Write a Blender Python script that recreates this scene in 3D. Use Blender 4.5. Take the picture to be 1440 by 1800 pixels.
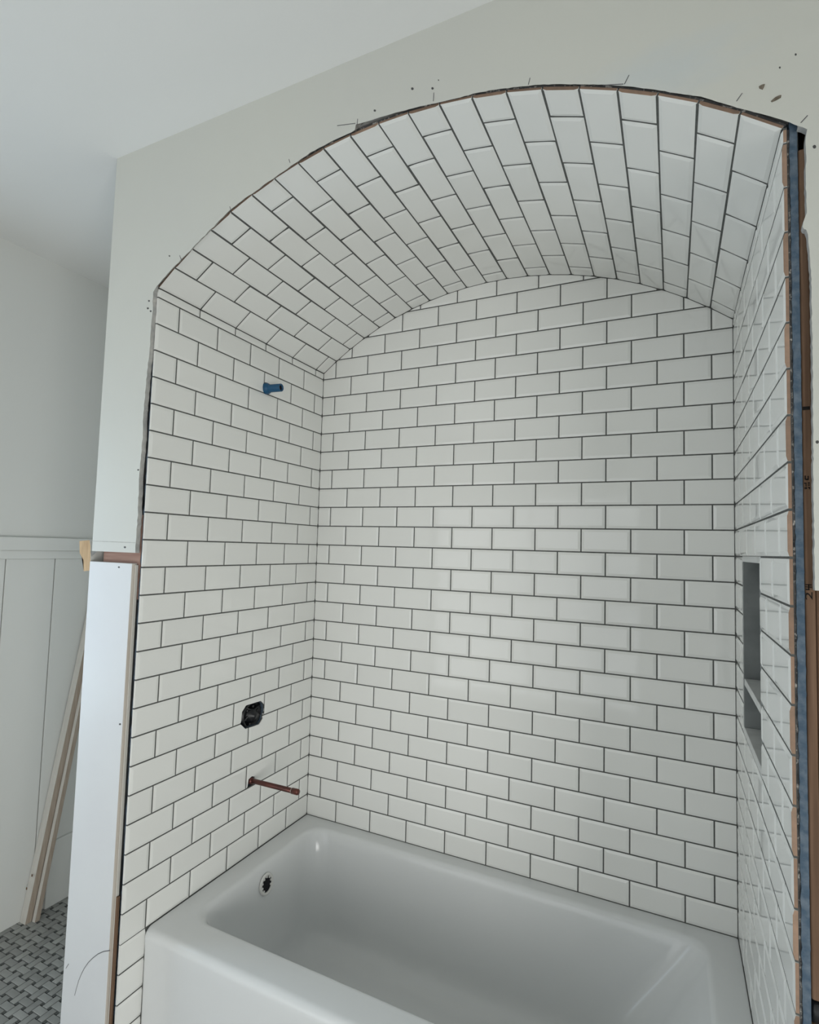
import bpy, bmesh, math, random
from mathutils import Vector, Matrix
random.seed(7)
scene = bpy.context.scene
col = scene.collection
for o in list(bpy.data.objects):
    bpy.data.objects.remove(o)

# ------------------------------------------------------------------ camera
U = 0.0778                      # one tile course: 3 in tile + 1/16 in joint
H = 0.46                        # height of the tub deck above the floor
FPX, CX, CY = 958.205, 725.62, 903.19
RX, RY, RZ = 0.061814, 0.445513, -0.0282686
CAM = Vector((17.201992 * U, -24.239298 * U, 13.988472 * U + H))
c_, s_ = math.cos, math.sin
ROT = (Matrix(((c_(RY), -s_(RY), 0), (s_(RY), c_(RY), 0), (0, 0, 1))) @
       Matrix(((1, 0, 0), (0, c_(RX), -s_(RX)), (0, s_(RX), c_(RX)))) @
       Matrix(((c_(RZ), 0, s_(RZ)), (0, 1, 0), (-s_(RZ), 0, c_(RZ)))))
cam = bpy.data.cameras.new('camera')
camo = bpy.data.objects.new('camera', cam)
col.objects.link(camo)
scene.camera = camo
cam.sensor_fit = 'HORIZONTAL'
cam.sensor_width = 36.0
cam.lens = FPX / 1440 * 36
cam.shift_x = (720 - CX) / 1440
cam.shift_y = (CY - 900) / 1440
cam.clip_start = 0.02
m3 = Matrix((ROT.col[0], ROT.col[2], -ROT.col[1])).transposed()
camo.matrix_world = Matrix.Translation(CAM) @ m3.to_4x4()

def ray(px, py):
    return ROT @ Vector(((px - CX) / FPX, 1.0, -(py - CY) / FPX))
def onY(px, py, Y):
    r = ray(px, py); return CAM + r * ((Y - CAM.y) / r.y)
def onX(px, py, X):
    r = ray(px, py); return CAM + r * ((X - CAM.x) / r.x)
def onZ(px, py, Z):
    r = ray(px, py); return CAM + r * ((Z - CAM.z) / r.z)

# ------------------------------------------------------------------ room sizes
W = 19.364 * U                  # alcove width between tile faces
D = 10.612 * U                  # alcove depth, back tile face to front tile edge
P = 1.9844 * U                  # tile pitch along a course
JB = 1.7545 * U                 # first joint of the even courses on the back wall
ZS = 23.324 * U + H             # spring line of the arch
RISE = 3.4112 * U
YF = -0.838                     # face of the drywall the arch is cut in
ZC = 2.719                      # ceiling
XL = -1.045                     # left side wall of the room and the nook
XR = 2.55                       # right wall of the room
YR = -3.55                      # wall behind the camera
YN = -0.10                      # end wall of the nook
XS = sum(onY(px, py, YF).x for px, py in ((207, 280), (183, 620), (160, 960), (158, 1000), (137, 1400))) / 5   # nook side of the stub wall
AR = (W * W / 4 + RISE * RISE) / (2 * RISE)
AA = math.asin(W / 2 / AR)
def arch_pt(t, off=0.0):        # t in 0..21 strips
    a = -AA + 2 * AA * t / 21
    return (W / 2 + (AR + off) * math.sin(a), ZS + RISE - AR + (AR + off) * math.cos(a), a)

# ------------------------------------------------------------------ light
scene.view_settings.view_transform = 'Standard'
scene.view_settings.look = 'None'
scene.view_settings.exposure = -0.22
scene.view_settings.gamma = 1.0
scene.view_settings.use_curve_mapping = False
world = bpy.data.worlds.new('world')
scene.world = world
world.use_nodes = True
bgn = world.node_tree.nodes['Background']
bgn.inputs[0].default_value = (0.72, 0.86, 1.0, 1)
bgn.inputs[1].default_value = 0.6
# window openings: (wall, lo, hi, sill, head)
WIN_RIGHT = (-3.25, -1.85, 0.06, 1.20)
WIN_REAR = (-1.0, 1.1, 0.06, 2.1)
WIN_LEFT = (-1.62, -1.00, 0.70, 2.00)
def window_light(name, loc, rot, sx, sy, watts, rgb):
    l = bpy.data.lights.new(name, 'AREA')
    l.shape = 'RECTANGLE'; l.size = sx; l.size_y = sy; l.energy = watts; l.color = rgb
    o = bpy.data.objects.new(name, l); col.objects.link(o)
    o.location = loc; o.rotation_euler = rot
    return o
window_light('daylight_right_window', (XR + .09, (WIN_RIGHT[0] + WIN_RIGHT[1]) / 2, (WIN_RIGHT[2] + WIN_RIGHT[3]) / 2),
             (math.radians(90), 0, math.radians(90)), WIN_RIGHT[1] - WIN_RIGHT[0], WIN_RIGHT[3] - WIN_RIGHT[2], 52, (1.0, 0.985, 0.945))
window_light('daylight_rear_window', ((WIN_REAR[0] + WIN_REAR[1]) / 2, YR - .09, (WIN_REAR[2] + WIN_REAR[3]) / 2),
             (math.radians(90), 0, 0), WIN_REAR[1] - WIN_REAR[0], WIN_REAR[3] - WIN_REAR[2], 18, (1.0, 0.985, 0.955))
window_light('daylight_left_window', (XL - .09, (WIN_LEFT[0] + WIN_LEFT[1]) / 2, (WIN_LEFT[2] + WIN_LEFT[3]) / 2),
             (math.radians(90), 0, math.radians(-90)), WIN_LEFT[1] - WIN_LEFT[0], WIN_LEFT[3] - WIN_LEFT[2], 15.0, (0.64, 0.82, 1.0))

# ------------------------------------------------------------------ materials
def mat(name, rgb, rough=0.5, spec=0.5, noise=None, bump=None, rand=0.0, metal=0.0, coords='Object'):
    """noise=(scale, rgb2, lo, hi); bump=(scale, strength, distance)"""
    m = bpy.data.materials.new(name); m.use_nodes = True
    nt = m.node_tree; b = nt.nodes['Principled BSDF']
    b.inputs['Roughness'].default_value = rough
    b.inputs['Metallic'].default_value = metal
    b.inputs['Specular IOR Level'].default_value = spec
    b.inputs['Base Color'].default_value = (*rgb, 1)
    tc = nt.nodes.new('ShaderNodeTexCoord')
    out = None
    if noise:
        n = nt.nodes.new('ShaderNodeTexNoise'); n.inputs['Scale'].default_value = noise[0]
        n.inputs['Detail'].default_value = 6
        mp = nt.nodes.new('ShaderNodeMapping')
        if len(noise) > 4: mp.inputs['Scale'].default_value = noise[4]
        nt.links.new(tc.outputs[coords], mp.inputs[0]); nt.links.new(mp.outputs[0], n.inputs['Vector'])
        r = nt.nodes.new('ShaderNodeValToRGB')
        r.color_ramp.elements[0].position = noise[2]; r.color_ramp.elements[1].position = noise[3]
        r.color_ramp.elements[0].color = (*rgb, 1); r.color_ramp.elements[1].color = (*noise[1], 1)
        nt.links.new(n.outputs['Fac'], r.inputs[0]); out = r.outputs[0]
    if rand:
        oi = nt.nodes.new('ShaderNodeObjectInfo')
        mr = nt.nodes.new('ShaderNodeMapRange')
        mr.inputs['To Min'].default_value = 1 - rand; mr.inputs['To Max'].default_value = 1 + rand * 0.3
        nt.links.new(oi.outputs['Random'], mr.inputs[0])
        mx = nt.nodes.new('ShaderNodeMix'); mx.data_type = 'RGBA'; mx.blend_type = 'MULTIPLY'
        mx.inputs[0].default_value = 1.0
        if out: nt.links.new(out, mx.inputs[6])
        else: mx.inputs[6].default_value = (*rgb, 1)
        nt.links.new(mr.outputs[0], mx.inputs[7]); out = mx.outputs[2]
    if out: nt.links.new(out, b.inputs['Base Color'])
    if bump:
        n2 = nt.nodes.new('ShaderNodeTexNoise'); n2.inputs['Scale'].default_value = bump[0]
        n2.inputs['Detail'].default_value = 3
        nt.links.new(tc.outputs[bump[3] if len(bump) > 3 else coords], n2.inputs['Vector'])
        bp = nt.nodes.new('ShaderNodeBump'); bp.inputs['Strength'].default_value = bump[1]
        bp.inputs['Distance'].default_value = bump[2]
        nt.links.new(n2.outputs['Fac'], bp.inputs['Height']); nt.links.new(bp.outputs[0], b.inputs['Normal'])
    return m

M = {}
M['glaze'] = mat('tile_glaze', (0.875, 0.88, 0.85), 0.05, 0.5, bump=(9, 0.06, 0.004), rand=0.03)
M['body'] = mat('tile_body', (0.40, 0.265, 0.19), 0.9, 0.2, noise=(60, (0.30, 0.215, 0.16), .35, .7), rand=0.25)
M['grout'] = mat('grout', (0.10, 0.104, 0.098), 0.9, 0.2, noise=(90, (0.135, 0.135, 0.13), .35, .7))
M['paint'] = mat('painted_drywall', (0.65, 0.655, 0.605), 0.55, 0.35, noise=(3, (0.635, 0.64, 0.60), .4, .7), bump=(160, 0.06, 0.002))
M['ceil'] = mat('ceiling_paint', (0.80, 0.80, 0.775), 0.8, 0.2, bump=(160, 0.05, 0.002))
M['nook'] = mat('nook_paint', (0.74, 0.745, 0.715), 0.6, 0.3)
M['panel'] = mat('primed_panel', (0.73, 0.745, 0.75), 0.45, 0.4, noise=(5, (0.71, 0.72, 0.73), .4, .7))
M['mdf'] = mat('raw_panel_edge', (0.56, 0.505, 0.44), 0.9, 0.2, noise=(30, (0.66, 0.615, 0.56), .3, .7, (1, 6, .2)))
M['gyp'] = mat('gypsum_edge', (0.40, 0.40, 0.39), 0.95, 0.1, noise=(40, (0.56, 0.55, 0.52), .35, .7), bump=(120, .5, .004))
M['board'] = mat('blue_board', (0.072, 0.112, 0.160), 0.8, 0.25, noise=(70, (0.15, 0.19, 0.235), .4, .75), bump=(130, .6, .003))
M['mortar'] = mat('mortar', (0.10, 0.10, 0.10), 0.95, 0.1, noise=(140, (0.45, 0.43, 0.40), .55, .68), bump=(200, .6, .003))
M['stud'] = mat('stud_wood', (0.13, 0.078, 0.05), 0.85, 0.2, noise=(14, (0.21, 0.13, 0.085), .35, .7, (9, 9, .35)))
M['rawtrim'] = mat('raw_trim_edge', (0.39, 0.315, 0.25), 0.85, 0.2, noise=(20, (0.48, 0.41, 0.34), .35, .7, (8, 8, .6)))
M['pine'] = mat('pine_wood', (0.46, 0.31, 0.17), 0.75, 0.25, noise=(20, (0.62, 0.44, 0.26), .35, .7, (8, 8, .6)))
M['pink'] = mat('framing_wood', (0.36, 0.22, 0.18), 0.85, 0.2, noise=(10, (0.46, 0.31, 0.25), .35, .7, (.6, 6, 9)))
M['tub'] = mat('tub_enamel', (0.75, 0.765, 0.765), 0.16, 0.5, bump=(4, 0.03, 0.004))
M['dark'] = mat('hole_shade', (0.02, 0.02, 0.022), 0.9, 0.1)  # near-black colour standing in for the shade inside holes
M['black'] = mat('black_plastic', (0.008, 0.009, 0.011), 0.35, 0.5, bump=(50, .4, .004))
M['copper'] = mat('copper', (0.15, 0.055, 0.045), 0.38, 0.5, metal=0.65, noise=(25, (0.10, 0.045, 0.04), .4, .7))
M['solder'] = mat('solder', (0.55, 0.50, 0.46), 0.3, 0.5, metal=0.8)
M['blue'] = mat('blue_plastic', (0.008, 0.085, 0.19), 0.4, 0.5)
M['plastic'] = mat('white_plastic', (0.72, 0.72, 0.69), 0.35, 0.5)
M['marble'] = mat('grey_marble', (0.24, 0.255, 0.25), 0.25, 0.5, noise=(9, (0.14, 0.15, 0.15), .45, .75), bump=(6, .02, .002))
M['marble_l'] = mat('white_marble', (0.66, 0.67, 0.66), 0.25, 0.5, noise=(9, (0.48, 0.49, 0.48), .5, .75))
M['mosaic'] = mat('mosaic_stone', (0.30, 0.305, 0.29), 0.4, 0.4, noise=(14, (0.39, 0.395, 0.375), .35, .7, (1, 1, 1)), rand=0.22)
M['dot'] = mat('mosaic_dot', (0.085, 0.09, 0.085), 0.45, 0.4)
M['mgrout'] = mat('mosaic_grout', (0.12, 0.125, 0.115), 0.9, 0.2)
M['pencil'] = mat('pencil', (0.13, 0.13, 0.14), 0.8, 0.2)
M['ink'] = mat('stamp_ink', (0.012, 0.010, 0.009), 0.8, 0.2)
M['screw'] = mat('screw_metal', (0.07, 0.07, 0.07), 0.5, 0.5)
M['primed'] = mat('primed_trim', (0.62, 0.60, 0.55), 0.5, 0.4, noise=(12, (0.68, 0.655, 0.61), .4, .7, (6, 6, .5)))
M['chip'] = mat('torn_paper', (0.16, 0.135, 0.105), 0.95, 0.1, noise=(120, (0.30, 0.26, 0.21), .4, .7))
M['patch'] = mat('joint_compound', (0.56, 0.585, 0.585), 0.8, 0.2, noise=(22, (0.66, 0.67, 0.66), .35, .7))
M['frame'] = mat('window_frame', (0.8, 0.8, 0.8), 0.4, 0.4)

def add_patch(m, centre, radii, rgb):
    nt = m.node_tree; b = nt.nodes['Principled BSDF']; src = b.inputs['Base Color'].links[0].from_socket
    tc = nt.nodes.new('ShaderNodeTexCoord'); mp = nt.nodes.new('ShaderNodeMapping')
    mp.inputs['Location'].default_value = [-c / r for c, r in zip(centre, radii)]; mp.inputs['Scale'].default_value = [1 / r for r in radii]
    nz = nt.nodes.new('ShaderNodeTexNoise'); nz.inputs['Scale'].default_value = 2.5
    ln = nt.nodes.new('ShaderNodeVectorMath'); ln.operation = 'LENGTH'
    ad = nt.nodes.new('ShaderNodeMath'); ad.operation = 'ADD'
    mr = nt.nodes.new('ShaderNodeMapRange'); mr.inputs['From Min'].default_value = 1.5; mr.inputs['From Max'].default_value = .7
    mr.inputs['To Max'].default_value = .75
    mx = nt.nodes.new('ShaderNodeMix'); mx.data_type = 'RGBA'; mx.inputs[7].default_value = (*rgb, 1)
    L = nt.links.new
    L(tc.outputs['Object'], mp.inputs[0]); L(mp.outputs[0], ln.inputs[0]); L(mp.outputs[0], nz.inputs['Vector'])
    L(ln.outputs['Value'], ad.inputs[0]); L(nz.outputs['Fac'], ad.inputs[1]); L(ad.outputs[0], mr.inputs[0])
    L(mr.outputs[0], mx.inputs[0]); L(src, mx.inputs[6]); L(mx.outputs[2], b.inputs['Base Color'])
pc = onY(1165, 128, YF)
add_patch(M['paint'], (pc.x, YF, pc.z), (.17, .5, .075), (0.60, 0.64, 0.64))

# ------------------------------------------------------------------ helpers
def link(name, me, parent=None, mats=()):
    o = bpy.data.objects.new(name, me); col.objects.link(o)
    for m in mats:
        if not me.materials or len(me.materials) < len(mats): me.materials.append(m)
    if parent: o.parent = parent
    return o
def mesh(name, verts, faces, mats, parent=None, smooth=False, midx=None):
    me = bpy.data.meshes.new(name); me.from_pydata([tuple(v) for v in verts], [], faces)
    for m in mats if isinstance(mats, (list, tuple)) else [mats]: me.materials.append(m)
    if midx:
        for i, p in enumerate(me.polygons): p.material_index = midx[i]
    if smooth:
        for p in me.polygons: p.use_smooth = True
    me.update()
    return link(name, me, parent)
def from_bm(name, bm, mats, parent=None, smooth=False):
    me = bpy.data.meshes.new(name)
    bmesh.ops.recalc_face_normals(bm, faces=bm.faces)
    bm.to_mesh(me); bm.free()
    for m in mats if isinstance(mats, (list, tuple)) else [mats]: me.materials.append(m)
    if smooth:
        for p in me.polygons: p.use_smooth = True
    return link(name, me, parent)
def add_box(bm, lo, hi, bevel=0.0, seg=1, mi=0):
    vs = [bm.verts.new((x, y, z)) for x in (lo[0], hi[0]) for y in (lo[1], hi[1]) for z in (lo[2], hi[2])]
    fs = [bm.faces.new([vs[i] for i in f]) for f in ((0, 1, 3, 2), (4, 6, 7, 5), (0, 4, 5, 1), (2, 3, 7, 6), (0, 2, 6, 4), (1, 5, 7, 3))]
    for f in fs: f.material_index = mi
    if bevel:
        es = list({e for f in fs for e in f.edges})
        bmesh.ops.bevel(bm, geom=es, offset=bevel, segments=seg, affect='EDGES', profile=0.5)
def box(name, lo, hi, m, parent=None, bevel=0.0, seg=2):
    bm = bmesh.new(); add_box(bm, lo, hi, bevel, seg)
    return from_bm(name, bm, m, parent)
def boxes(name, list_, m, parent=None):
    bm = bmesh.new()
    for lo, hi in list_: add_box(bm, lo, hi)
    return from_bm(name, bm, m, parent)
def prism(name, poly, mapf, h0, h1, mats, parent=None, side_mi=0):
    """closed prism over a simple 2D polygon; mapf(u,v,h) -> world"""
    bm = bmesh.new()
    a = [bm.verts.new(mapf(u, v, h0)) for u, v in poly]
    b = [bm.verts.new(mapf(u, v, h1)) for u, v in poly]
    n = len(poly)
    f0 = bm.faces.new(a[::-1]); f1 = bm.faces.new(b)
    for i in range(n):
        f = bm.faces.new((a[i], a[(i + 1) % n], b[(i + 1) % n], b[i])); f.material_index = side_mi
    bmesh.ops.triangulate(bm, faces=[f0, f1], ngon_method='EAR_CLIP')
    return from_bm(name, bm, mats, parent)
def tube(bm, p0, p1, r0, r1=None, n=20, caps=True):
    r1 = r0 if r1 is None else r1
    p0 = Vector(p0); p1 = Vector(p1); d = (p1 - p0).normalized()
    a = d.orthogonal().normalized(); b = d.cross(a)
    A = [bm.verts.new(p0 + (a * math.cos(t) + b * math.sin(t)) * r0) for t in [2 * math.pi * i / n for i in range(n)]]
    B = [bm.verts.new(p1 + (a * math.cos(t) + b * math.sin(t)) * r1) for t in [2 * math.pi * i / n for i in range(n)]]
    for i in range(n):
        f = bm.faces.new((A[i], A[(i + 1) % n], B[(i + 1) % n], B[i])); f.smooth = True
    if caps: bm.faces.new(A[::-1]); bm.faces.new(B)
    return A, B
def lathe(bm, p0, d, prof, n=24):
    """prof: list of (distance along d, radius)"""
    d = Vector(d).normalized(); a = d.orthogonal().normalized(); b = d.cross(a); p0 = Vector(p0)
    rings = []
    for s, r in prof:
        rings.append([bm.verts.new(p0 + d * s + (a * math.cos(2 * math.pi * i / n) + b * math.sin(2 * math.pi * i / n)) * r) for i in range(n)])
    for k in range(len(rings) - 1):
        for i in range(n):
            f = bm.faces.new((rings[k][i], rings[k][(i + 1) % n], rings[k + 1][(i + 1) % n], rings[k + 1][i])); f.smooth = True
    return rings
def struct(o, label=None, cat=None):
    o['kind'] = 'structure'
    if label: o['label'] = label
    if cat: o['category'] = cat
    return o
def thing(name, loc, label, cat, group=None):
    o = bpy.data.objects.new(name, None); col.objects.link(o); o.location = loc
    o.empty_display_size = 0.05
    tag(o, label, cat, group); return o
def tag(o, label, cat, group=None):
    o['label'] = label; o['category'] = cat
    if group: o['group'] = group
    return o
def under(o, parent):
    """parent keeping world position (parents are only translated empties)"""
    o.parent = parent; o.matrix_parent_inverse = Matrix.Translation(parent.location).inverted(); return o
def cut(o, cutters):
    for c in cutters:
        md = o.modifiers.new('cut', 'BOOLEAN'); md.operation = 'DIFFERENCE'; md.object = c; md.solver = 'EXACT'
    bpy.context.view_layer.update()
    dg = bpy.context.evaluated_depsgraph_get()
    me = bpy.data.meshes.new_from_object(o.evaluated_get(dg))
    o.modifiers.clear(); o.data = me
    return o

# ------------------------------------------------------------------ room shell
floor = struct(box('floor', (XL - .15, YR - .15, -0.10), (XR + .15, 0.15, -0.0045), M['mgrout']),
               'grey basketweave mosaic floor running into the nook', 'floor')
ceiling = struct(box('ceiling', (XL - .15, YR - .15, ZC), (XR + .15, 0.15, ZC + 0.1), M['ceil']),
                 'plain white painted ceiling over the room', 'ceiling')
def wall_with_window(name, lo, hi, axis, wlo, whi, sill, head):
    l = []
    def seg(a0, a1, z0, z1):
        p, q_ = list(lo), list(hi); p[axis], q_[axis] = a0, a1; p[2], q_[2] = z0, z1; l.append((p, q_))
    seg(lo[axis], wlo, lo[2], hi[2]); seg(whi, hi[axis], lo[2], hi[2]); seg(wlo, whi, lo[2], sill); seg(wlo, whi, head, hi[2])
    return boxes(name, l, M['nook'])
wall_side = struct(wall_with_window('wall_left', (XL - .1, YR - .15, -.1), (XL, 0.15, ZC), 1, *WIN_LEFT),
                   'white wall of the nook with grooved wainscot below a rail', 'wall')
struct(box('wall_end', (XL, YN, -.1), (XS + .012, YN + .1, ZC), M['nook']), 'white end wall of the narrow nook', 'wall')
struct(box('wall_light_block', (XL - .15, .15, -.1), (XR + .15, .25, ZC + .1), M['nook']), 'added plain wall behind the tub alcove, blocking outside light', 'wall')  # unseen wall, added to stop sky light leaking in around the alcove
struct(box('wall_partition', (XS, YF + .040, 0), (XS + .012, YN, ZC), M['nook']), 'nook side of the stub wall', 'wall')
struct(wall_with_window('wall_rear', (XL - .1, YR - .1, -.1), (XR + .1, YR, ZC), 0, *WIN_REAR), 'white wall behind the camera with a wide window', 'wall')
struct(wall_with_window('wall_right', (XR, YR, -.1), (XR + .1, 0.15, ZC), 1, *WIN_RIGHT), 'white right hand wall of the room with a window', 'wall')
def win_frame(name, axis, plane, lo, hi, sill, head):
    t = 0.045; bm = bmesh.new(); mid = (lo + hi) / 2; zm = (sill + head) / 2
    for a0, a1, z0, z1 in ((lo, lo + t, sill, head), (hi - t, hi, sill, head), (lo + t, hi - t, sill, sill + t), (lo + t, hi - t, head - t, head),
                           (mid - .012, mid + .012, sill + t, head - t), (lo + t, hi - t, zm - .02, zm + .02)):
        p, q_ = [0, 0, z0], [0, 0, z1]; p[axis], q_[axis] = a0, a1; p[1 - axis], q_[1 - axis] = plane, plane + .05
        add_box(bm, p, q_)
    return struct(from_bm(name, bm, M['frame']), 'white window frame in the ' + ('rear' if axis == 0 else 'right' if plane > 0 else 'left') + ' wall of the room', 'window')
win_frame('window_1', 1, XR + .025, *WIN_RIGHT)
win_frame('window_3', 0, YR - .075, *WIN_REAR)
win_frame('window_2', 1, XL - .075, *WIN_LEFT)

# arched drywall: outline read off the opening's edge on the wall plane
def f2(px, py): v = onY(px, py, YF); return (v.x, v.z)
jl = [(238, 972), (240.5, 930), (242.7, 898), (244, 860), (245.6, 828), (248, 800), (250.9, 770), (251.5, 740), (253, 711.7), (257, 675), (260, 638.8), (263, 615), (264.6, 595), (266, 570), (268.4, 545), (269, 513), (276, 503)]
ar = [(308, 467), (355, 419), (405.8, 367), (443, 340), (485, 310), (522.5, 284), (545, 269), (568, 256), (592, 244), (616, 233), (624, 229), (626, 219), (645, 214), (668, 206), (719.6, 192), (750, 184.5), (781, 178), (831, 165.4), (866, 158), (901.7, 153.6), (949, 149), (985, 148), (1019.7, 148.5), (1060, 149), (1100, 151.5), (1130, 155), (1161, 159), (1196, 165), (1232, 170), (1268, 181), (1303, 191.4), (1340, 201), (1374, 210), (1418.7, 226.8)]
jr = [(1416, 245), (1417.5, 284), (1416.5, 310), (1417.5, 338), (1419, 373), (1414, 384), (1411, 398), (1413, 402), (1418, 404), (1421, 412), (1422, 426), (1425, 462), (1426.5, 498), (1427.5, 560), (1429, 640), (1429, 700), (1430, 750), (1430, 850), (1431.5, 930), (1432, 1000), (1433, 1038)]
inner = []
pix = jl + ar + jr
for i in range(len(pix) - 1):
    (xa, ya), (xb, yb) = pix[i], pix[i + 1]
    n = max(1, int(math.hypot(xb - xa, yb - ya) / 7))
    for k in range(n):
        t = k / n; j = 0 if (i == 0 and k == 0) else random.uniform(-.7, .7)
        inner.append(f2(xa + (xb - xa) * t + j, ya + (yb - ya) * t + random.uniform(-.5, .5)))
inner.append(f2(*pix[-1]))
zl = inner[0][1]; zr = inner[-1][1]
nl, nr = len(jl), len(jr)
outer = []
arch_i = [i for i, (x, z) in enumerate(inner) if not (z < ZS and x < .2) and not (x > W + .02)]
i0, i1 = arch_i[0], arch_i[-1]
for i, (x, z) in enumerate(inner):   # partner of every opening point on the far edge of the wall
    if i < i0: outer.append((XS, z))
    elif i > i1: outer.append((XR, z))
    else: outer.append((max(x, outer[-1][0] + 1e-4 if i > i0 else x), ZC))
for i in range(1, i0): outer[i] = (XS, max(outer[i][1], outer[i - 1][1] + 1e-4))
for i in range(i1 + 2, len(outer)): outer[i] = (XR, min(outer[i][1], outer[i - 1][1] - 1e-4))
bm = bmesh.new()
fi = [bm.verts.new((x, YF, z)) for x, z in inner]; fo = [bm.verts.new((x, YF, z)) for x, z in outer]
def undercut(i, x, z):
    if i0 <= i <= i1:
        d_ = Vector((x - W / 2, z - (ZS + RISE - AR))).normalized() * .013
        return (x + d_.x, z + d_.y)
    return (x, z)
bi = [bm.verts.new((*[undercut(i, x, z)[0]], YF + .0135, undercut(i, x, z)[1])) for i, (x, z) in enumerate(inner)]; bo = [bm.verts.new((x, YF + .0135, z)) for x, z in outer]
for i in range(len(inner) - 1):
    bm.faces.new((fi[i], fo[i], fo[i + 1], fi[i + 1])); bm.faces.new((bi[i + 1], bo[i + 1], bo[i], bi[i]))
    bm.faces.new((fi[i + 1], bi[i + 1], bi[i], fi[i])).material_index = 1
    if outer[i][0] < XS + 1e-6 and outer[i + 1][0] > XS + 1e-6 and outer[i + 1][1] == ZC:      # top left corner
        c0, c1 = bm.verts.new((XS, YF, ZC)), bm.verts.new((XS, YF + .0135, ZC))
        bm.faces.new((fo[i], c0, fo[i + 1])); bm.faces.new((bo[i + 1], c1, bo[i]))
    if outer[i][1] == ZC and outer[i + 1][1] != ZC:                                              # top right corner
        c0, c1 = bm.verts.new((XR, YF, ZC)), bm.verts.new((XR, YF + .0135, ZC))
        bm.faces.new((fo[i], c0, fo[i + 1])); bm.faces.new((bo[i + 1], c1, bo[i]))
bm.faces.new((fi[0], bi[0], bo[0], fo[0])).material_index = 1
bm.faces.new((fi[-1], fo[-1], bo[-1], bi[-1])).material_index = 1
wall_front = struct(from_bm('wall_front', bm, [M['paint'], M['gyp']]),
                    'painted drywall with a rough arched opening around the tub', 'wall')
def fb(px, py, Y=YF): return onY(px, py, Y)
# marks on the drywall
def tick(name, a, b, w, m, parent, Y):
    A, B = fb(*a, Y), fb(*b, Y); d = (B - A).normalized(); n = Vector((d.z, 0, -d.x)) * (w / 2)
    off = Vector((0, -0.0006, 0))
    v = [A - n + off, B - n + off, B + n + off, A + n + off]; v += [p + Vector((0, .0005, 0)) for p in v]
    return mesh(name, v, [(0, 1, 2, 3), (7, 6, 5, 4), (0, 4, 5, 1), (1, 5, 6, 2), (2, 6, 7, 3), (3, 7, 4, 0)], m, parent)
for a, b in [((932, 137), (929, 149)), ((1106, 132), (1098, 148)), ((1305, 164), (1295, 178)), ((1420, 203), (1408, 216)), ((763, 163), (762, 178)),
             ((629, 209), (628, 219)), ((593, 221), (625, 217)), ((508, 280), (510, 286)), ((404, 363), (406, 370)), ((316, 449), (319, 457)), ((1096, 148), (1060, 150))]:
    tick('pencil_mark', a, b, 0.0013, M['pencil'], wall_front, YF)
def blob(name, pts, m, parent, Y, th=0.002):
    A = [fb(x, y, Y) for x, y in pts]; n = len(A); c = sum(A, Vector()) / n
    v = [p for p in A] + [c + (p - c) * .75 + Vector((0, -th, 0)) for p in A] + [c + Vector((0, -th, 0))]
    f = [(i, (i + 1) % n, n + (i + 1) % n, n + i) for i in range(n)] + [(n + i, n + (i + 1) % n, 2 * n) for i in range(n)]
    return mesh(name, v, f, m, parent)
def disc(name, x, y, rp, m, parent, Y, th=0.0012, n=10, asp=1.0):
    return blob(name, [(x + rp * math.cos(2 * math.pi * i / n), y + rp * asp * math.sin(2 * math.pi * i / n)) for i in range(n)], m, parent, Y, th)
for x, y, r in [(725, 156, 2.4), (760.5, 155.5, 2.2), (659, 194.5, 2.0), (298, 450, 1.3), (262, 529, 1.6), (260, 542, 1.8), (265, 547, 1.6), (1399, 96, 1.8), (1371, 119, 1.6), (1432, 258, 3.2), (1437, 777, 3), (243, 826, 1.5), (771, 141, 1.0)]:
    disc('screw_dimple', x, y, r, M['screw'], wall_front, YF)
blob('torn_spot', [(1334, 152), (1340, 149), (1345, 148), (1343, 154), (1341, 158), (1335, 156)], M['chip'], wall_front, YF)
blob('torn_spot', [(1355, 178), (1362, 172), (1370, 168), (1374, 167), (1373, 172), (1364, 177), (1357, 180)], M['chip'], wall_front, YF)
tick('seam_line', (161, 951), (238, 954), 0.0011, M['gyp'], wall_front, YF)
disc('screw_dimple', 219.5, 962, 1.8, M['screw'], wall_front, YF)

# wainscot in the nook: separate grooved boards, chair rail, baseboard piece
yb0 = -0.625 - 0.191 * 15
XB = XL + .009
for k in range(20):
    y0, y1 = yb0 + k * .191 + .0022, yb0 + (k + 1) * .191 - .0022
    y0, y1 = max(y0, YR + .002), min(y1, YN - .001)
    if y1 - y0 > .03 and (y1 < WIN_LEFT[0] or y0 > WIN_LEFT[1]):
        box('wainscot_board', (XL, y0, 0.0), (XB, y1, 1.458), M['nook'], wall_side, .0012, 1)
box('chair_rail', (XL, WIN_LEFT[1] + .01, 1.458), (XL + .016, YN, 1.492), M['nook'], wall_side, .002)
box('rail_cap', (XL, WIN_LEFT[1] + .01, 1.492), (XL + .026, YN, 1.546), M['nook'], wall_side, .004)
box('baseboard', (XB, -.388, 0.0), (XB + .014, YN, 0.268), M['nook'], wall_side, .003)

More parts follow.
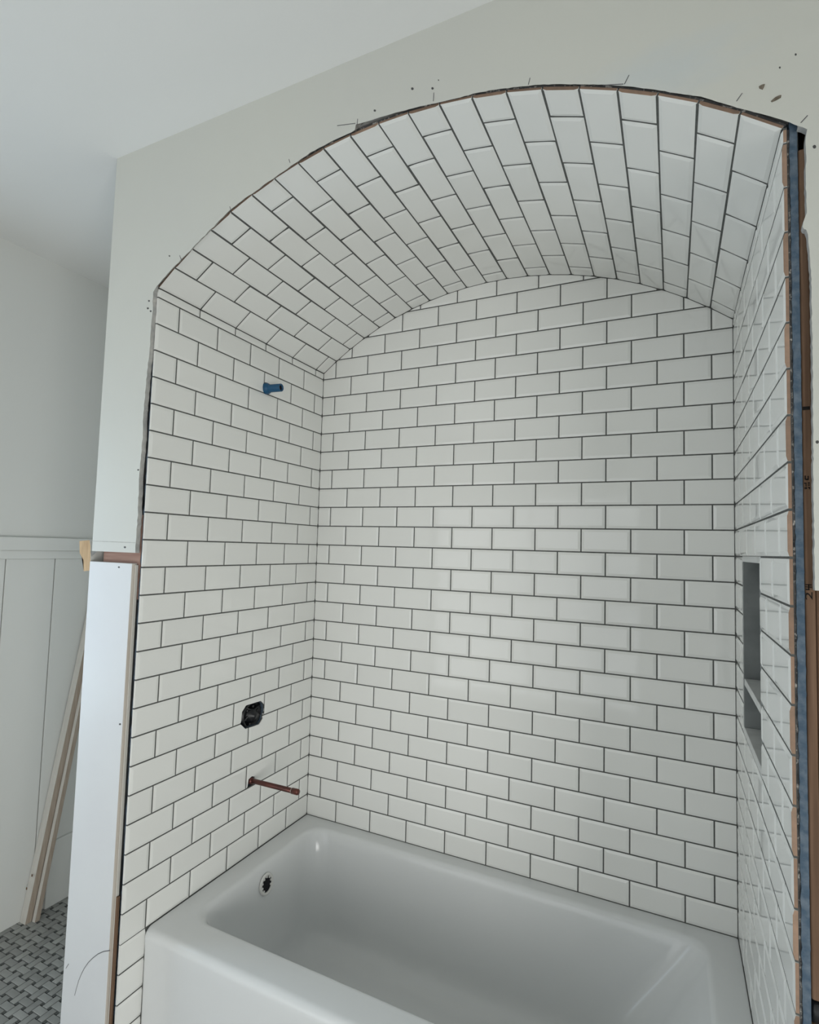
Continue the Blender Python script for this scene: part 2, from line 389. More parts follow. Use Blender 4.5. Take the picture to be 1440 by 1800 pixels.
# mosaic floor: basketweave of stones with small dark dots
mw, ms = 0.0262, 0.0118; g = mw + ms; jt = 0.0012
def mosaic_mesh(hor):
    a, b = (mw / 2 + ms - jt, mw / 2 - jt) if hor else (mw / 2 - jt, mw / 2 + ms - jt)
    v = [(sx * a, sy * b, -.0045) for sx, sy in ((-1, -1), (1, -1), (1, 1), (-1, 1))]
    v += [(sx * a, sy * b, -.0012) for sx, sy in ((-1, -1), (1, -1), (1, 1), (-1, 1))]
    v += [(sx * (a - .0012), sy * (b - .0012), 0) for sx, sy in ((-1, -1), (1, -1), (1, 1), (-1, 1))]
    f = [(8, 9, 10, 11)] + [(i, (i + 1) % 4, 4 + (i + 1) % 4, 4 + i) for i in range(4)] + [(4 + i, 4 + (i + 1) % 4, 8 + (i + 1) % 4, 8 + i) for i in range(4)]
    return v, f
mm = []
for hor in (True, False):
    v, f = mosaic_mesh(hor); me = bpy.data.meshes.new('mosaic_tile'); me.from_pydata(v, [], f); me.materials.append(M['mosaic']); mm.append(me)
cells = []
x0f, y0f = XL + .016, YN - .02
for i in range(int((XR - XL) / g)):
    for j in range(int((YN - YR) / g)):
        x, y = x0f + i * g, y0f - j * g
        if x > XS - .03 and y > YF - .03: continue
        if y < YR + .03 or x > XR - .03: continue
        # in view through the gap beside the stub wall?
        c = ROT.transposed() @ (Vector((x, y, 0)) - CAM)
        u_, v_ = CX + FPX * c.x / c.y, CY - FPX * c.z / c.y
        vis = c.y > 0 and -25 < u_ < 150 and 1500 < v_ < 1830 and y > -.95
        cells.append((x, y, (i + j) % 2, vis, (x - CAM.x) ** 2 + (y - CAM.y) ** 2))
near = sorted([c for c in cells if c[3]], key=lambda c: c[4])[:290]
nearset = {(c[0], c[1]) for c in near}
for x, y, k, vis, d2 in near:
    o = bpy.data.objects.new('mosaic_tile', mm[k]); col.objects.link(o); o.parent = floor; o.location = (x, y, random.uniform(-.0003, .0002))
V, Fc = [], []
DV, DF = [], []
for x, y, k, vis, d2 in cells:
    if (x, y) not in nearset:
        v, f = mosaic_mesh(k == 0); b = len(V); V += [(p[0] + x, p[1] + y, p[2]) for p in v]; Fc += [tuple(q + b for q in ff) for ff in f]
    b = len(DV); cx_, cy_ = x + g / 2, y + g / 2; h_ = ms / 2 - jt
    DV += [(cx_ + sx * h_, cy_ + sy * h_, z) for z in (-.0045, -.0006) for sx, sy in ((-1, -1), (1, -1), (1, 1), (-1, 1))]
    DF += [tuple(q + b for q in ff) for ff in ((4, 5, 6, 7), (0, 1, 5, 4), (1, 2, 6, 5), (2, 3, 7, 6), (3, 0, 4, 7))]
mesh('mosaic_field', V, Fc, M['mosaic'], floor)['kind'] = 'stuff'
mesh('mosaic_dots', DV, DF, M['dot'], floor)['kind'] = 'stuff'

# ------------------------------------------------------------------ tiled alcove
GR = 0.0042                     # joint
TE, TC, BV = 0.0048, 0.0070, 0.0083   # edge thickness, centre thickness, bevel width
TB = 0.0072                     # tile back behind the tile face
cache = {}
def tile_mesh(u0, u1, v0, v1, flags, body, poly=None):
    """tile over [u0,u1]x[v0,v1], local to its centre; flags: bevel on (u0,u1,v0,v1); body: raw clay on those sides"""
    w, h = u1 - u0, v1 - v0
    key = (round(w, 4), round(h, 4), flags, body)
    if poly is None and key in cache: return cache[key]
    uc, vc = (u0 + u1) / 2, (v0 + v1) / 2
    me = bpy.data.meshes.new('tile'); me.materials.append(M['glaze']); me.materials.append(M['body'])
    a, b = w / 2, h / 2
    bl = [min(BV, w * .3) if flags[0] else 0.0, min(BV, w * .3) if flags[1] else 0.0, min(BV, h * .3) if flags[2] else 0.0, min(BV, h * .3) if flags[3] else 0.0]
    if poly is None:
        te = [TE if f else TC for f in flags]
        v, f, mi = [], [], []
        C4 = [(-a, -b), (a, -b), (a, b), (-a, b)]
        I4 = [(-a + bl[0], -b + bl[2]), (a - bl[1], -b + bl[2]), (a - bl[1], b - bl[3]), (-a + bl[0], b - bl[3])]
        sides = [2, 1, 3, 0]    # side index of edges i -> i+1 (v0, u1, v1, u0)
        hc = []
        for i in range(4):
            s1, s0 = sides[i], sides[i - 1]
            hc.append(TE if (flags[s1] or flags[s0]) else TC)
        v += [(x, y, 0) for x, y in C4] + [(x, y, hc[i]) for i, (x, y) in enumerate(C4)] + [(x, y, TC) for x, y in I4]
        f.append((8, 9, 10, 11)); mi.append(0)
        for i in range(4):
            j = (i + 1) % 4; s = sides[i]
            if flags[s]:
                f.append((4 + i, 4 + j, 8 + j, 8 + i)); mi.append(0)
                f.append((i, j, 4 + j, 4 + i)); mi.append(1 if body[s] else 0)
            else:
                # straight cut: the bevelled neighbours show their profile in the cut face
                idx = [i, j, 4 + j, 8 + j, 8 + i, 4 + i]
                pts = []
                for q in idx:
                    if all((Vector(v[q]) - Vector(v[p])).length > 1e-6 for p in pts): pts.append(q)
                f.append(tuple(pts)); mi.append(1 if body[s] else 0)
        me.from_pydata(v, [], f)
        for p, m_ in zip(me.polygons, mi): p.material_index = m_
        me.update(); cache[key] = me
        return me
    bm = bmesh.new()
    vs = [bm.verts.new((x - uc, y - vc, 0)) for x, y in poly]
    bm.faces.new(vs)
    for s, (co, no) in enumerate((((-a + bl[0], 0, 0), (1, 0, 0)), ((a - bl[1], 0, 0), (1, 0, 0)), ((0, -b + bl[2], 0), (0, 1, 0)), ((0, b - bl[3], 0), (0, 1, 0)))):
        if flags[s]:
            bmesh.ops.bisect_plane(bm, geom=bm.verts[:] + bm.edges[:] + bm.faces[:], plane_co=co, plane_no=no, dist=1e-6)
    def hh(x, y):
        r = 1.0
        for s, dist in enumerate((x + a, a - x, y + b, b - y)):
            if flags[s]: r = min(r, max(0, dist) / bl[s])
        return TE + (TC - TE) * min(1, r)
    for vv in bm.verts: vv.co.z = hh(vv.co.x, vv.co.y)
    top = bm.faces[:]
    bed = [e for e in bm.edges if e.is_boundary]
    r = bmesh.ops.extrude_edge_only(bm, edges=bed)
    for vv in [x for x in r['geom'] if isinstance(x, bmesh.types.BMVert)]: vv.co.z = 0
    bmesh.ops.recalc_face_normals(bm, faces=bm.faces)
    if sum(f_.normal.z for f_ in top) < 0: bmesh.ops.reverse_faces(bm, faces=bm.faces)
    bm.to_mesh(me); bm.free()
    return me
TILES = []
def put_tile(frame, parent, u0, u1, v0, v1, flags=(1, 1, 1, 1), body=(0, 0, 0, 0), poly=None, tilt=0.0022):
    """frame: 4x4 whose x,y,z axes are u, v and the outward normal, origin on the tile back plane"""
    me = tile_mesh(u0, u1, v0, v1, tuple(flags), tuple(body), poly)
    o = bpy.data.objects.new('tile', me); col.objects.link(o); o.parent = parent
    t = Matrix.Rotation(random.gauss(0, tilt), 4, 'X') @ Matrix.Rotation(random.gauss(0, tilt * .6), 4, 'Y')
    o.matrix_local = frame @ Matrix.Translation(((u0 + u1) / 2, (v0 + v1) / 2, random.uniform(-.0002, .0002))) @ t
    return o
def frame(o, u, v, n):
    m = Matrix((Vector(u), Vector(v), Vector(n))).transposed().to_4x4(); m.translation = Vector(o); return m
def course(length, first, lead=0.0):
    """cells along a course that starts with a piece of the given length"""
    r, a = [], lead
    b = lead + first
    while a < length - .004:
        r.append((a, min(b, length), abs((b - a) - P) < 1e-6, b <= length + 1e-6)); a, b = b, b + P
    return r

# clip helper: keep the part of a polygon inside a convex region given by half planes (n.x, n.y, c): n.p <= c
def clip(poly, planes):
    for nx, ny, c in planes:
        out = []
        for i in range(len(poly)):
            p, q = poly[i], poly[(i + 1) % len(poly)]
            dp, dq = nx * p[0] + ny * p[1] - c, nx * q[0] + ny * q[1] - c
            if dp <= 0: out.append(p)
            if (dp < 0 < dq) or (dq < 0 < dp):
                t = dp / (dp - dq); out.append((p[0] + (q[0] - p[0]) * t, p[1] + (q[1] - p[1]) * t))
        poly = out
        if len(poly) < 3: return []
    r = []
    for p in poly:
        if not r or math.hypot(p[0] - r[-1][0], p[1] - r[-1][1]) > 1e-4: r.append(p)
    if len(r) > 2 and math.hypot(r[0][0] - r[-1][0], r[0][1] - r[-1][1]) < 1e-4: r.pop()
    return r if len(r) > 2 else []
def area(p): return abs(sum(p[i][0] * p[(i + 1) % len(p)][1] - p[(i + 1) % len(p)][0] * p[i][1] for i in range(len(p)))) / 2

GF = TB - TE + .0004            # grout surface lies this far behind the tile face
HOLES_L = []
# --- back wall: X along, Z up, faces -Y
poly_b = [(-.03, -H), (W + .03, -H), (W + .03, ZS - H + .02)] + [(arch_pt(21 - i, .02)[0], arch_pt(21 - i, .02)[1] - H) for i in range(22)] + [(-.03, ZS - H + .02)]
wall_back = struct(prism('wall_back', poly_b, lambda u, v, h: Vector((u, h, v + H)), GF, TB + .02, M['grout']),
                   'back wall of the tub alcove in white bevelled subway tile', 'wall')
FB = frame((0, TB, H), (1, 0, 0), (0, 0, 1), (0, -1, 0))
planes = []
for i in range(21):
    xa, za, _ = arch_pt(i, -.0012); xb, zb, _ = arch_pt(i + 1, -.0012)
    nx, ny = -(zb - za), (xb - xa); L = math.hypot(nx, ny); nx /= L; ny /= L
    planes.append((nx, ny, nx * xa + ny * (za - H)))
for k in range(27):
    v0, v1 = (k * U + GR / 2 if k else .0006), (k + 1) * U - GR / 2
    first = JB if k % 2 == 0 else JB - P / 2
    for a, b, full, whole in course(W, first):
        lcut, rcut = a == 0, not whole
        u0, u1 = a + (GR / 2 if not lcut else .0012), b - (GR / 2 if not rcut else .0012)
        fl = (0 if lcut else 1, 0 if rcut else 1, 1, 1)
        rect = [(u0, v0), (u1, v0), (u1, v1), (u0, v1)]
        pl = clip(rect, planes) if v1 > (ZS - H) - .01 else rect
        if not pl or area(pl) < 6e-5: continue
        put_tile(FB, wall_back, u0, u1, v0, v1, fl, poly=None if pl == rect else pl)

# --- left wall: u along +Y from the front edge, faces +X
def slab_x(name, x0, x1, y0, y1, m, parent=None, hole=None, zlo=0.0):
    l = []
    ztop = ZS + .004
    if hole:
        ya, yb, za, zb = hole
        l = [((x0, y0, zlo), (x1, ya, ztop)), ((x0, yb, zlo), (x1, y1, ztop)), ((x0, ya, zlo), (x1, yb, za)), ((x0, ya, zb), (x1, yb, ztop))]
    else: l = [((x0, y0, zlo), (x1, y1, ztop))]
    return boxes(name, l, m, parent)
wall_al = struct(slab_x('wall_alcove_left', -TB - .001, -GF, -D + .0025, 0.0, M['grout']),
                 'left wall of the tub alcove in white bevelled subway tile', 'wall')
FL = frame((-TB, -D, H), (0, 1, 0), (0, 0, 1), (1, 0, 0))
YT = -0.752                     # front of the tub
def side_courses(put):
    for k in range(-6, 24):
        v0, v1 = k * U + GR / 2, (k + 1) * U - GR / 2
        top = 1
        if k == 23: v1 = ZS - H - .0012; top = 0
        if k == -6: v0 = -H + .001
        if k == 0: v0 = .0006
        cs = course(D, P if k % 2 else P / 2)
        if k < 0: cs = [(0.0, YT + D + .004, False, False)]
        for i, (a, b, full, whole) in enumerate(cs):
            put(k, v0, v1, a, b, i == 0, not whole, full, top)
def put_left(k, v0, v1, a, b, front, rcut, full, top):
    u0, u1 = a + (0 if front else GR / 2), b - (.0012 if rcut else GR / 2)
    fl = (1 if (not front or full) else 0, 0 if rcut else 1, 1, top)
    o = put_tile(FL, wall_al, u0, u1, v0, v1, fl)
    TILES.append((o, a - D, b - D, v0 + H, v1 + H))
side_courses(put_left)

# --- right wall: u along -Y from the back, faces -X, with the niche left open
NY0, NY1, NZ0, NZ1 = -0.505, -0.178, 8 * U + H, 14 * U + H
wall_ar = struct(slab_x('wall_alcove_right', W + GF, W + TB + .001, -D + .0025, 0.0, M['grout'], hole=(NY0, NY1, NZ0, NZ1)),
                 'right wall of the tub alcove in glossy white subway tile', 'wall')
FR = frame((W + TB, 0, H), (0, -1, 0), (0, 0, 1), (-1, 0, 0))
def put_right(k, v0, v1, a, b, front, rcut, full, top):
    # a,b measured from the front; convert to distance from the back
    pieces = [(a, b, front, rcut, full)]
    if 8 <= k <= 13:
        n0, n1 = NY0 + D, NY1 + D; pieces = []
        if a < n0 - .004: pieces.append((a, min(b, n0), front, b > n0 or rcut, full and b <= n0))
        if b > n1 + .004: pieces.append((max(a, n1), b, front and a > n1, rcut, full and a >= n1))
    for a2, b2, fr, rc, fu in pieces:
        lcut = (not fr) and abs(a2 - a) > 1e-6
        ua, ub = a2 + (0 if fr else (.0012 if lcut else GR / 2)), b2 - (.0012 if rc else GR / 2)
        fl = (0 if rc else 1, 0 if lcut else (1 if (not fr or fu) else 0), 1, top)
        put_tile(FR, wall_ar, D - ub, D - ua, v0, v1, fl, (0, 1 if fr else 0, 0, 0))
side_courses(put_right)

# --- vault: 21 strips of tile along the depth
def shell(name, r0, r1, y0, y1, m, parent=None, t0=-.0, t1=21.0, jag=0.0):
    bm = bmesh.new(); rows = []
    N = 84
    for i in range(N + 1):
        t = t0 + (t1 - t0) * i / N
        rows.append([bm.verts.new((arch_pt(t, r)[0], y + (random.uniform(-jag, jag) if y < -.5 else 0), arch_pt(t, r)[1])) for r, y in ((r0, y0), (r1 + random.uniform(-jag, jag) * .6, y0), (r1, y1), (r0, y1))])
    for i in range(N):
        for k in range(4):
            bm.faces.new((rows[i][k], rows[i][(k + 1) % 4], rows[i + 1][(k + 1) % 4], rows[i + 1][k]))
    bm.faces.new(rows[0]); bm.faces.new(rows[-1][::-1])
    return from_bm(name, bm, m, parent)
vault = struct(shell('ceiling_vault', GF - .0006, TB + .003, -D + .0025, 0.0, M['grout']),
               'arched ceiling of the tub alcove in white subway tile', 'ceiling')
for s in range(21):
    xa, za, _ = arch_pt(s); xb, zb, _ = arch_pt(s + 1)
    t = Vector((xb - xa, 0, zb - za)); L = t.length; t.normalize(); n = Vector((0, 1, 0)).cross(t)
    o0 = Vector((xa, -D, za)) - n * TB
    F_ = frame(o0, (0, 1, 0), t, n)
    va, vb = (.0012 if s == 0 else GR * .42), L - (.0012 if s == 20 else GR * .42)
    for i, (a, b, full, whole) in enumerate(course(D, P if s % 2 == 0 else P / 2)):
        u0, u1 = a + (0 if i == 0 else GR / 2), b - (.0012 if not whole else GR / 2)
        put_tile(F_, vault, u0, u1, va, vb, (1 if (i or full) else 0, 1 if whole else 0, 1, 1), (1 if i == 0 else 0, 0, 0, 0))

# --- backer boards behind the tile, mortar showing at the raw edges
def ragged_strip(name, x0, x1, z0, z1, y0, y1, m, parent, j0, j1, step=.012):
    n = int((z1 - z0) / step); bm = bmesh.new(); rows = []
    for i in range(n + 1):
        z = z0 + (z1 - z0) * i / n
        a, b = x0 + random.uniform(-j0, j0), x1 + random.uniform(-j1, j1); yy = y0 + random.uniform(0, .0025)
        rows.append([bm.verts.new(p) for p in ((a, yy, z), (b, yy, z), (b, y1, z), (a, y1, z))])
    for i in range(n):
        for k in range(4): bm.faces.new((rows[i][k], rows[i][(k + 1) % 4], rows[i + 1][(k + 1) % 4], rows[i + 1][k]))
    bm.faces.new(rows[0]); bm.faces.new(rows[-1][::-1])
    return from_bm(name, bm, m, parent)
xr0 = W + TB + .001
ragged_strip('mortar_edge', xr0, xr0 + .0042, .35, ZS, -D + .0025, -D + .05, M['mortar'], wall_ar, .0002, .0016, .007)
board_r = boxes('backer_board', [((xr0 + .0035, -D + .002, .02), (xr0 + .0143, NY0 - .012, ZS + .03)), ((xr0 + .0035, NY1 + .012, .02), (xr0 + .0143, .0, ZS)),
                                 ((xr0 + .0035, NY0 - .012, .02), (xr0 + .0143, NY1 + .012, NZ0 - .012)), ((xr0 + .0035, NY0 - .012, NZ1 + .012), (xr0 + .0143, NY1 + .012, ZS))], M['board'], wall_ar)
ragged_strip('board_edge', xr0 + .0036, xr0 + .0140, .03, ZS + .028, -D + .0003, -D + .004, M['board'], wall_ar, .0011, .0006, .008)
xl0 = -TB - .001
board_l = box('backer_board', (xl0 - .0115, -D + .014, .02), (xl0 - .0002, 0, ZS), M['board'], wall_al)
ragged_strip('board_edge', xl0 - .0070, xl0 - .0006, .03, ZS, -D + .003, -D + .0142, M['board'], wall_al, .0016, .0003, .014)
shell('backer_board', TB + .0032, TB + .0152, -D + .016, 0.0, M['board'], vault, jag=.0006)
shell('mortar_edge', TB + .0004, TB + .0046, -D + .0012, -D + .012, M['mortar'], vault, jag=.0012)
shell('rough_edge', TB + .013, TB + .0205, -D + .002, -D + .03, M['gyp'], vault, t0=9.2, t1=21.0, jag=.0016)

# ------------------------------------------------------------------ plumbing on the left wall
def yz(px, py, X=0.0): v = onX(px, py, X); return (v.y, v.z)
c8 = 8.182
hole_px = [(275, 600), (340, 668), (440, 635), (540, 598), (590, 520), (592, 480), (624, 400), (612, 310), (562, 262), (350, 328), (292, 420)]
vh = [yz(390 + x / c8, 1200 + y / c8) for x, y in hole_px]
cutters = []
def cutter(poly):
    o = prism('cutter', poly, lambda u, v, h: Vector((h, u, v)), -.05, .03, M['dark']); cutters.append(o); return o
cv = cutter(vh)
cp = yz(390 + 425 / c8, 1200 + 1412 / c8)
cc_poly = [(cp[0] - .018, cp[1] - .019), (cp[0] + .017, cp[1] - .018), (cp[0] + .016, cp[1] + .009), (cp[0] + .002, cp[1] + .0145), (cp[0] - .014, cp[1] + .010)]
cc = cutter(cc_poly)
bp_ = yz(430 + 560 / 14.4, 640 + 615 / 14.4)
cb = cutter([(bp_[0] + .021 * math.cos(a), bp_[1] + .022 * math.sin(a)) for a in [2 * math.pi * i / 14 for i in range(14)]])
bpy.context.view_layer.update()
for o, y0, y1, z0, z1 in TILES:
    for c, (yc, zc, r) in ((cv, (sum(p[0] for p in vh) / len(vh), sum(p[1] for p in vh) / len(vh), .066)), (cc, (*cp, .02)), (cb, (*bp_, .022))):
        if y0 < yc + r and y1 > yc - r and z0 < zc + r and z1 > zc - r:
            me = o.data.copy()
            bm = bmesh.new(); bm.from_mesh(me); bmesh.ops.holes_fill(bm, edges=bm.edges); bmesh.ops.recalc_face_normals(bm, faces=bm.faces); bm.to_mesh(me); bm.free()
            o.data = me; cut(o, [c])
for o in (wall_al, board_l): cut(o, [cv, cc, cb])
for c in cutters: bpy.data.objects.remove(c)

vy, vz = sum(p[0] for p in vh) / len(vh), sum(p[1] for p in vh) / len(vh)
valve = thing('shower_valve', (-.03, vy, vz), 'black rough-in shower valve sunk in a ragged hole in the white tile', 'valve')
bm = bmesh.new()
lathe(bm, (-.075, vy, vz), (1, 0, 0), [(0, .03), (.02, .05), (.045, .052), (.062, .047), (.062, .040), (.048, .038), (.046, .0)], 12)
under(from_bm('plaster_guard', bm, M['black']), valve)
bm = bmesh.new()
lathe(bm, (-.03, vy, vz), (1, 0, 0), [(0, .026), (.012, .026), (.014, .022), (.026, .020), (.028, .012), (.034, .011), (.035, .0)], 18)
for a in range(6):
    t = a * math.pi / 3 + .3
    add_box(bm, (-.028, vy + .030 * math.cos(t) - .004, vz + .030 * math.sin(t) - .004), (-.014, vy + .030 * math.cos(t) + .004, vz + .030 * math.sin(t) + .004), .001)
under(from_bm('cartridge', bm, M['black']), valve)
bm = bmesh.new()
tube(bm, (-.016, vy - .040, vz - .012), (-.010, vy + .034, vz + .030), .0035, n=8)
tube(bm, (-.016, vy - .030, vz + .032), (-.010, vy + .040, vz - .004), .003, n=8)
under(from_bm('guard_rib', bm, M['black']), valve)

spout = thing('copper_pipe', (0, cp[0], cp[1]), 'copper tub spout stub pipe sticking out of the tile above the tub', 'pipe')
tip = Vector((.204, cp[0], cp[1] + .004)); root = Vector((-.07, cp[0], cp[1])); dv = (tip - root).normalized()
bm = bmesh.new(); tube(bm, root, tip - dv * .022, .0082, n=20); under(from_bm('pipe', bm, M['copper']), spout)
bm = bmesh.new(); lathe(bm, tip - dv * .026, dv, [(0, .0082), (.0, .0098), (.022, .0098), (.026, .0085), (.027, .0)], 20); under(from_bm('cap', bm, M['copper']), spout)
bm = bmesh.new(); lathe(bm, tip - dv * .0285, dv, [(0, .0083), (.0005, .0093), (.0022, .0097), (.0030, .0083)], 20); under(from_bm('solder_ring', bm, M['solder']), spout)
bm = bmesh.new(); lathe(bm, Vector((-.012, cp[0], cp[1])), dv, [(0, .0083), (.0, .0115), (.016, .0112), (.018, .0083)], 20); under(from_bm('collar', bm, M['copper']), spout)

shower = thing('shower_pipe', (0, bp_[0], bp_[1]), 'short blue plastic pipe stub high on the tiled wall', 'pipe')
dv = Vector((1, .03, -.03)).normalized()
root = Vector((-.03, bp_[0], bp_[1]))
bm = bmesh.new(); lathe(bm, root, dv, [(0, .0145), (.094, .0142), (.095, .0135), (.095, .0105), (.05, .0105), (.05, .0)], 24); under(from_bm('pipe', bm, M['blue']), shower)
bm = bmesh.new(); lathe(bm, root, dv, [(0.012, .0205), (.034, .0205), (.038, .0185), (.044, .0148)], 24); under(from_bm('sleeve', bm, M['blue']), shower)
bm = bmesh.new(); lathe(bm, root + dv * .088, dv, [(0.001, .0), (.0012, .0104)], 24); under(from_bm('bore_shade', bm, M['dark']), shower)  # flat dark disc near the pipe end, painted as the shade inside it

# ------------------------------------------------------------------ niche in the right wall
niche = thing('wall_niche', (W, (NY0 + NY1) / 2, NZ0), 'grey marble recessed niche with one shelf in the right tiled wall', 'niche')
xf, xb_, e = W + .0015, W + .088, .010
def npart(n_, lo, hi, m): return under(box(n_, lo, hi, m, None, .0012, 1), niche)
npart('back_panel', (xb_, NY0, NZ0), (xb_ + .01, NY1, NZ1), M['marble'])
npart('top_panel', (xf, NY0, NZ1 - .014), (xb_, NY1, NZ1 + .001), M['marble_l'])
npart('sill', (xf, NY0, NZ0 + .0015), (xb_, NY1, NZ0 + .020), M['marble_l'])
npart('side_panel', (xf, NY0 + .0015, NZ0 + .020), (xb_, NY0 + e, NZ1 - .014), M['marble'])
npart('side_panel', (xf, NY1 - e, NZ0 + .020), (xb_, NY1 - .0015, NZ1 - .014), M['marble'])
npart('shelf', (xf + .001, NY0 + e, 1.212), (xb_, NY1 - e, 1.229), M['marble_l'])

# ------------------------------------------------------------------ tub
def rring(x0, x1, y0, y1, r, z, n=7):
    """rounded rectangle, radii per corner (front-left, front-right, back-right, back-left)"""
    rr = r if isinstance(r, (tuple, list)) else (r,) * 4
    pts = []
    for (cx, cy, a0), q in zip(((x0, y0, 180), (x1, y0, 270), (x1, y1, 0), (x0, y1, 90)), rr):
        sx, sy = (1 if cx == x0 else -1), (1 if cy == y0 else -1)
        for i in range(n + 1):
            a = math.radians(a0 + 90 * i / n)
            pts.append((cx + sx * q + q * math.cos(a), cy + sy * q + q * math.sin(a), z))
    # points along the long sides so that the lofts stay even
    out = []
    for i, p in enumerate(pts):
        out.append(p); nx = pts[(i + 1) % len(pts)]
        if (i + 1) % (n + 1) == 0:
            for t in (1/6, 2/6, 3/6, 4/6, 5/6): out.append(tuple(p[k] + (nx[k] - p[k]) * t for k in range(3)))
    return out
tx0, tx1, ty0, ty1 = -.0022, W + .0022, YT, .0022
rings = []
fr = (.014, .014, .004, .004)
rings.append(rring(tx0, tx1, ty0, ty1, fr, .002))
rings.append(rring(tx0, tx1, ty0, ty1, fr, .20))
rings.append(rring(tx0, tx1, ty0 - .002, ty1, fr, H - .055))
LR = .022                       # lip radius along the front
for i in range(0, 7):
    a = math.radians(90 * i / 6)
    off = LR * (1 - math.cos(a)); rings.append(rring(tx0 + min(off, .0) + off * .12, tx1 - off * .12, ty0 - .004 + off, ty1, (max(.014 - off * .3, .010),) * 2 + (.004, .004), H - LR + LR * math.sin(a) - .0015))
rings.append(rring(tx0 + .006, tx1 - .006, ty0 + .045, ty1 - .004, (.02, .02, .006, .006), H - .0008))
ix0, ix1, iy0, iy1 = .078, W - .082, -.652, -.058
rings.append(rring(ix0 - .012, ix1 + .012, iy0 - .014, iy1 + .012, .066, H - .0004))
for i in range(1, 6):           # rolled inner edge
    a = math.radians(90 * i / 6); r_ = .020
    d_ = r_ * math.sin(a); z_ = r_ * (1 - math.cos(a))
    rings.append(rring(ix0 - .012 + d_, ix1 + .012 - d_, iy0 - .014 + d_, iy1 + .012 - d_, .066 + .004 * i / 6, H - z_))
def basin(f): # f 0 top .. 1 bottom
    return (ix0 + .012 + .05 * f, ix1 - .012 - .24 * f, iy0 + .012 + .035 * f, iy1 - .012 - .05 * f)
for f in (.05, .15, .3, .45, .6, .75):
    x0_, x1_, y0_, y1_ = basin(f); rings.append(rring(x0_, x1_, y0_, y1_,   .072 + .05 * f, H - .022 - .35 * f))
x0_, x1_, y0_, y1_ = basin(.75)
for i in range(1, 6):
    a = math.radians(90 * i / 5); q = .085
    rings.append(rring(x0_ + q * (1 - math.cos(a)), x1_ - q * 1.2 * (1 - math.cos(a)), y0_ + q * (1 - math.cos(a)), y1_ - q * (1 - math.cos(a)), .11 - .05 * (1 - math.cos(a)), H - .285 - q * math.sin(a)))
n_ = len(rings[0]); tv = [p for r in rings for p in r]; tf = []
for k in range(len(rings) - 1):
    for i in range(n_): tf.append((k * n_ + i, k * n_ + (i + 1) % n_, (k + 1) * n_ + (i + 1) % n_, (k + 1) * n_ + i))
last = (len(rings) - 1) * n_
tf.append(tuple(last + i for i in range(n_)))
tub = thing('bathtub', (W / 2, (ty0 + ty1) / 2, 0), 'white glossy alcove bathtub with flat apron below the tiled walls', 'bathtub')
tb = under(mesh('tub_body', tv, tf, M['tub'], None, True), tub)
under(box('caulk_bead', (-.004, YT + .003, .002), (.0045, YT + .016, H - .024), M['grout'], None, .002), tub)
under(box('caulk_bead', (W - .0045, YT + .003, .002), (W + .004, YT + .016, H - .024), M['grout'], None, .002), tub)
# overflow fitting on the inner left end
oc = Vector((.0990, -.354, .400)); od = Vector((1, 0, .11)).normalized()
bm = bmesh.new(); R0, R1, n = .0245, .0335, 40
a_ = Vector((0, 1, 0)); b_ = od.cross(a_)
prof = [(R1, -.002), (R1 - .001, .003), (R1 - .004, .0045), (R0 + .001, .0035), (R0, .001), (R0, -.012)]
rr_ = [[bm.verts.new(oc + od * s + (a_ * math.cos(2 * math.pi * i / n) + b_ * math.sin(2 * math.pi * i / n)) * r) for i in range(n)] for r, s in prof]
for k in range(len(rr_) - 1):
    for i in range(n):
        f = bm.faces.new((rr_[k][i], rr_[k][(i + 1) % n], rr_[k + 1][(i + 1) % n], rr_[k + 1][i])); f.smooth = True
ofl = under(from_bm('overflow_ring', bm, M['plastic']), tub)
for i in range(10):
    t = 2 * math.pi * i / 10 + .2
    if i in (7, 8): continue
    dr = a_ * math.cos(t) + b_ * math.sin(t); tn = od.cross(dr)
    vs = []
    for s in (-.002, .0022):
        for rad, hw in ((R0 + .001, .0036), (R0 - .0055, .0026)):
            for sg in (-1, 1): vs.append(oc + od * s + dr * rad + tn * hw * sg)
    o = mesh('lug', vs, [(0, 1, 3, 2), (4, 6, 7, 5), (0, 4, 5, 1), (2, 3, 7, 6), (0, 2, 6, 4), (1, 5, 7, 3)], M['plastic'])
    under(o, tub); o.parent = ofl; o.matrix_parent_inverse = Matrix.Translation(tub.location).inverted() @ Matrix.Identity(4)
    o.matrix_parent_inverse = Matrix.Identity(4)
bm = bmesh.new(); lathe(bm, oc, od, [(-.001, R0 + .0005), (-.0011, .0)], 28)
under(from_bm('overflow_shade', bm, M['dark']), tub)  # dark disc painted as the hole's shade; the tub wall is not cut
for n_o in tub.children: pass

# ------------------------------------------------------------------ stub wall: panel, framing, rail end
YP = YF - .004
pr_, pl_ = onY(232, 991, YP).x, XS
zt = onY(200, 989, YP).z
panel = thing('wainscot_panel', ((pl_ + pr_) / 2, YP, 0), 'tall white primed panel on the stub wall below the open gap', 'panel')
bm = bmesh.new(); add_box(bm, (pl_, YP, .004), (pr_, YP + .017, zt), .0008, 1)
for f in bm.faces:
    if f.normal.x > .9 or abs(f.calc_center_median().x - pr_) < 1e-4: f.material_index = 1
bm.normal_update()
for f in bm.faces:
    if f.normal.x > .9: f.material_index = 1
o = under(from_bm('board', bm, [M['panel'], M['mdf']]), panel)
under(box('raw_strip', (pr_ + .0015, YP + .009, .004), (pr_ + .0055, YP + .0165, zt - .004), M['primed']), panel)
for x, y, r in ((209, 997, 1.6), (211, 1273, 1.8)):
    under(disc('screw_dimple', x, y, r, M['screw'], None, YP), panel)
